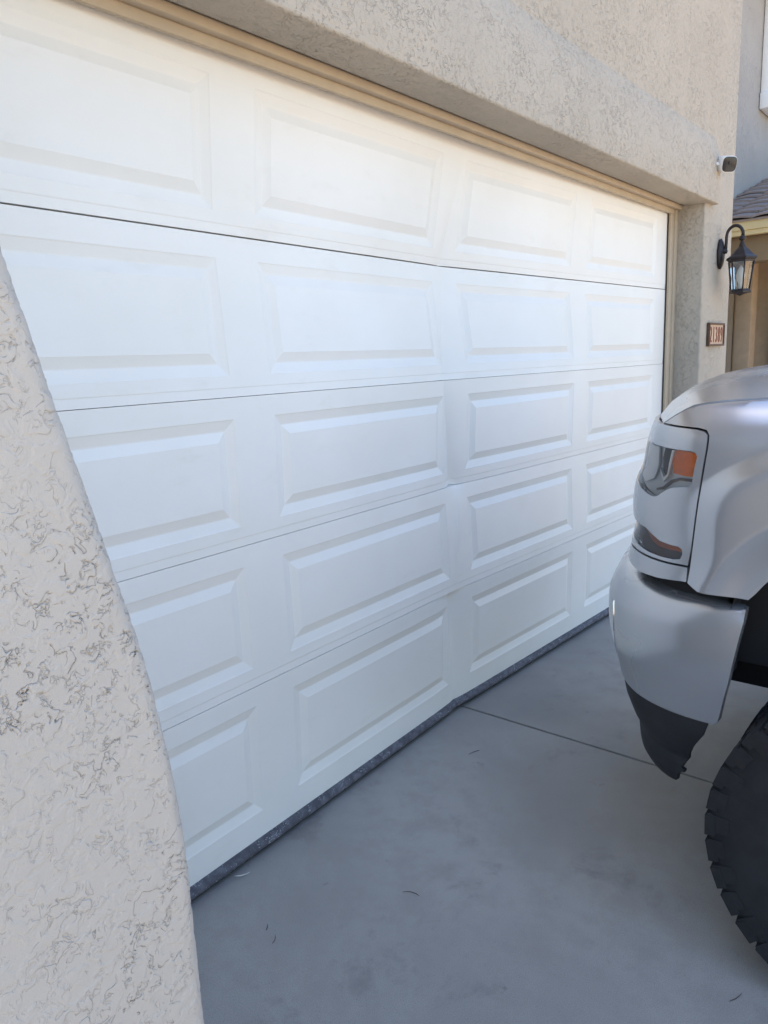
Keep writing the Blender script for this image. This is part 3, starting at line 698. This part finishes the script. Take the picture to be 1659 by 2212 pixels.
# inner wheel liner
V, F = [], []; nl = 0
path = [(-1.345, .875), (-1.340, 1.00), (-1.36, 1.10), (-1.42, 1.19), (-1.52, 1.245), (-1.8, 1.26), (-2.08, 1.245), (-2.2, 1.16), (-2.26, 1.0), (-2.28, .84)]
for mir in (0, 1):
    V, F = [], []
    for y, z in path:
        for x in (1.615, 1.80, 2.10): V.append((x, y + (.02 if x > 1.7 and y > -1.5 else 0), z))
    for i in range(len(path) - 1):
        for k in range(2): F.append((i * 3 + k, i * 3 + k + 1, (i + 1) * 3 + k + 1, (i + 1) * 3 + k))
    b0 = len(V); V += [(2.10, y, z) for y, z in path]; F.append(tuple(range(b0, b0 + len(path))))
    if mir: V = mirror(V)
    mk('wheel_liner', V, F, 'under', truck, False)
    x0, x1 = (1.66, 1.74) if not mir else (2 * XM - 1.74, 2 * XM - 1.66)
    box('bumper_bracket', (x0, -1.335, .79), (x1, -1.24, .90), 'under', truck, .012)
box('engine_bay', (1.80, -2.3, .78), (2 * XM - 1.80, -1.02, 1.38), 'under', truck, .03)
box('chassis_rail', (2.05, -6.6, .62), (2.17, -1.15, .76), 'under', truck); box('chassis_rail', (2 * XM - 2.17, -6.6, .62), (2 * XM - 2.05, -1.15, .76), 'under', truck)
tube('axle', [(1.75, AX, .44), (2 * XM - 1.75, AX, .44)], .05, 'under', truck, 10); tube('axle', [(1.75, -5.42, .44), (2 * XM - 1.75, -5.42, .44)], .06, 'under', truck, 10)

# wheels
def wheel(cx, cy, side):
    """side -1: outer face towards -x"""
    c = (cx, cy, TR); wd = .155
    pr = [(.250, .80), (.265, .93), (.300, .98), (.318, .995), (.322, 1.01), (.330, 1.01), (.334, .995), (.366, 1.0), (.370, 1.02), (.380, 1.02), (.384, 1.0), (.410, .99), (.428, .955), (.434, .86), (.435, .5), (.435, -.5), (.434, -.86), (.428, -.955), (.410, -.99), (.384, -1), (.345, -1), (.300, -.98), (.265, -.93), (.250, -.80)]
    wh = bpy.data.objects.new('wheel', None); COL.objects.link(wh); wh.parent = truck; wh.location = Vector(c) - ORG[truck.name]; ORG[wh.name] = Vector(c)
    ty = lathe('tyre', [(r, h * wd) for r, h in pr], c, 'rubberdark', wh, 64, 'x')
    V, F = [], []
    nl = 36
    def lug(a, da, x0, x1, r0, r1, skew=0):
        s = len(V)
        for r in (r0, r1):
            for x, aa in ((x0, a - da), (x0, a + da), (x1, a + da + skew), (x1, a - da + skew)):
                V.append((cx + x, cy + r * math.cos(aa), TR + r * math.sin(aa)))
        F.extend(tuple(s + i for i in f) for f in ((0, 3, 2, 1), (4, 5, 6, 7), (0, 1, 5, 4), (1, 2, 6, 5), (2, 3, 7, 6), (3, 0, 4, 7)))
    for k in range(nl):
        a = 2 * math.pi * k / nl
        for sg in (-1, 1):
            aa = a + (math.pi / nl if sg > 0 else 0)
            lg = .0 if k % 2 else .006
            lug(aa, .066, sg * .085, sg * (.158 + lg * .3), .415, .4405, .02 * sg)
            lug(aa, .060, sg * (.146), sg * (.1575), .396 - lg * 2.5, .4345)
            lug(aa + .03, .045, sg * .008, sg * .072, .415, .439, -.05 * sg)
    mk('tread_block', V, F, 'rubberdark', wh, False)['kind'] = 'stuff'
    o_ = side * wd
    lathe('rim', [(.262, -.8 * o_), (.240, -.7 * o_), (.235, .3 * o_), (.262, .86 * o_), (.252, .90 * o_), (.240, .80 * o_), (.10, .35 * o_), (.02, .38 * o_)], c, 'rim', wh, 48, 'x')
    for k in range(6):
        a = math.pi * k / 3; p = [(cx + .55 * o_, cy + .03 * math.cos(a), TR + .03 * math.sin(a)), (cx + .62 * o_, cy + .12 * math.cos(a), TR + .12 * math.sin(a)), (cx + .86 * o_, cy + .250 * math.cos(a), TR + .250 * math.sin(a))]
        tube('spoke', p, .026, 'rim', wh, 8)
    lathe('hub_cap', [(.001, .72 * o_), (.035, .72 * o_), (.045, .60 * o_), (.05, .3 * o_)], c, 'blackpl', wh, 20, 'x')
for yy in (AX, -5.42):
    wheel(1.50 + .163, yy, -1); wheel(2 * XM - 1.50 - .163, yy, 1)

# cab, doors and bed behind the front clip
def loft(name, secs, mat, parent, bevel=.02):
    V, F = [], []; n = len(secs[0])
    for s in secs: V += s
    for i in range(len(secs) - 1):
        for k in range(n): F.append((i * n + k, i * n + (k + 1) % n, (i + 1) * n + (k + 1) % n, (i + 1) * n + k))
    F += [tuple(range(n)), tuple(range((len(secs) - 1) * n, len(secs) * n))]
    return clean(mk(name, V, F, mat, parent), bevel, 3)
def sect(y, hw, zb, zt, tuck): return [(XM - hw + tuck, y, zb), (XM + hw - tuck, y, zb), (XM + hw, y, (zb + zt) / 2), (XM + hw - .03, y, zt), (XM - hw + .03, y, zt), (XM - hw, y, (zb + zt) / 2)]
loft('cab_body', [sect(-2.38, 1.0, .80, 1.58, .05), sect(-3.5, 1.01, .80, 1.60, .05), sect(-4.62, 1.01, .80, 1.62, .05)], 'silver', truck, .03)
hwt = .74
gh = [[(XM - .93, -2.5, 1.56), (XM + .93, -2.5, 1.56), (XM + .95, -4.60, 1.58), (XM - .95, -4.60, 1.58)], [(XM - .74, -3.15, 2.16), (XM + .74, -3.15, 2.16), (XM + .76, -4.40, 2.17), (XM - .76, -4.40, 2.17)]]
loft('greenhouse', gh, 'winglass', truck, .03)
loft('cab_roof', [[(XM - .78, -3.02, 2.10), (XM + .78, -3.02, 2.10), (XM + .79, -4.46, 2.11), (XM - .79, -4.46, 2.11)], [(XM - .68, -3.25, 2.20), (XM + .68, -3.25, 2.20), (XM + .70, -4.38, 2.20), (XM - .70, -4.38, 2.20)]], 'silver', truck, .03)
for sg in (-1, 1):
    for (ya, yb, za, zb_) in ((-2.52, -3.1, 1.57, 2.13), (-3.62, -3.66, 1.57, 2.13), (-4.58, -4.40, 1.58, 2.13)):
        tube('pillar', [(XM + sg * .945, ya, za), (XM + sg * .775, yb, zb_)], .04, 'silver', truck, 8)
    for yd in (-2.95, -4.0): box('door_handle', (XM + sg * 1.0 - .02, yd - .55, 1.36), (XM + sg * 1.0 + .02, yd - .38, 1.40), 'silver', truck, .008)
    box('side_mirror', (XM + sg * 1.0 - (.22 if sg < 0 else 0), -2.86, 1.60), (XM + sg * 1.0 + (.22 if sg > 0 else 0), -2.76, 1.84), 'blackplastic', truck, .03)
    for (y0, y1) in ((-6.62, -5.90), (-4.94, -4.66)):
        x0, x1 = (XM - 1.01, XM - .90) if sg < 0 else (XM + .90, XM + 1.01); box('bed_side', (x0, y0, .86), (x1, y1, 1.60), 'silver', truck, .02)
    x0, x1 = (XM - 1.0, XM - .90) if sg < 0 else (XM + .90, XM + 1.0); box('bed_side_top', (x0, -5.90, 1.15), (x1, -4.94, 1.598), 'silver', truck, .02)
    box('tail_lamp', (x0 + .01, -6.66, 1.15), (x1 - .01, -6.615, 1.56), 'redlens', truck, .01)
box('bed_floor', (XM - .9, -6.6, .90), (XM + .9, -4.66, 1.0), 'under', truck); box('tailgate', (XM - .89, -6.64, .95), (XM + .89, -6.58, 1.6), 'silver', truck, .015)
box('rear_bumper', (XM - .95, -6.85, .66), (XM + .95, -6.65, .88), 'chrome', truck, .03)

# ------------------------------------------------------------------ litter on the concrete
def twig(x, y, ln_, ang, r=.0012, bendv=.15, mat='twig', label=None, z=.0015):
    P = []; a = ang; px, py = x, y
    for k in range(6): P.append((px, py, z + .0006 * (k % 2))); px += math.cos(a) * ln_ / 5; py += math.sin(a) * ln_ / 5; a += bendv
    o = tube('twig' if mat == 'twig' else 'straw', P, r, mat, None, 6, (x, y, 0), [.6, 1, 1, .9, .7, .4]); return o
tw = [((2.14, -.215), .06, 2.6, .1, 'short dark twig on the concrete beside the driveway joint'), ((1.255, -.545), .06, 1.4, .25, 'curved dark twig lying alone on the bare concrete near the truck tyre'),
      ((.86, -.26), .025, .5, .1, 'tiny dark twig crumb on the concrete near the wing wall'), ((.835, -.315), .035, .2, .2, 'small bent twig on the concrete near the wing wall'), ((1.42, -1.435), .05, -.6, .1, 'dark twig lying on the concrete against the truck front tyre')]
for (p, l_, a, b_, lab) in tw: tag(twig(p[0], p[1], l_, a, .0010, b_), lab, 'twig', 'twigs scattered on the concrete')
tag(twig(.955, .005, .055, -1.0, .0018, .22, 'straw', z=.010), 'pale curled straw caught at the foot of the door seal', 'straw')
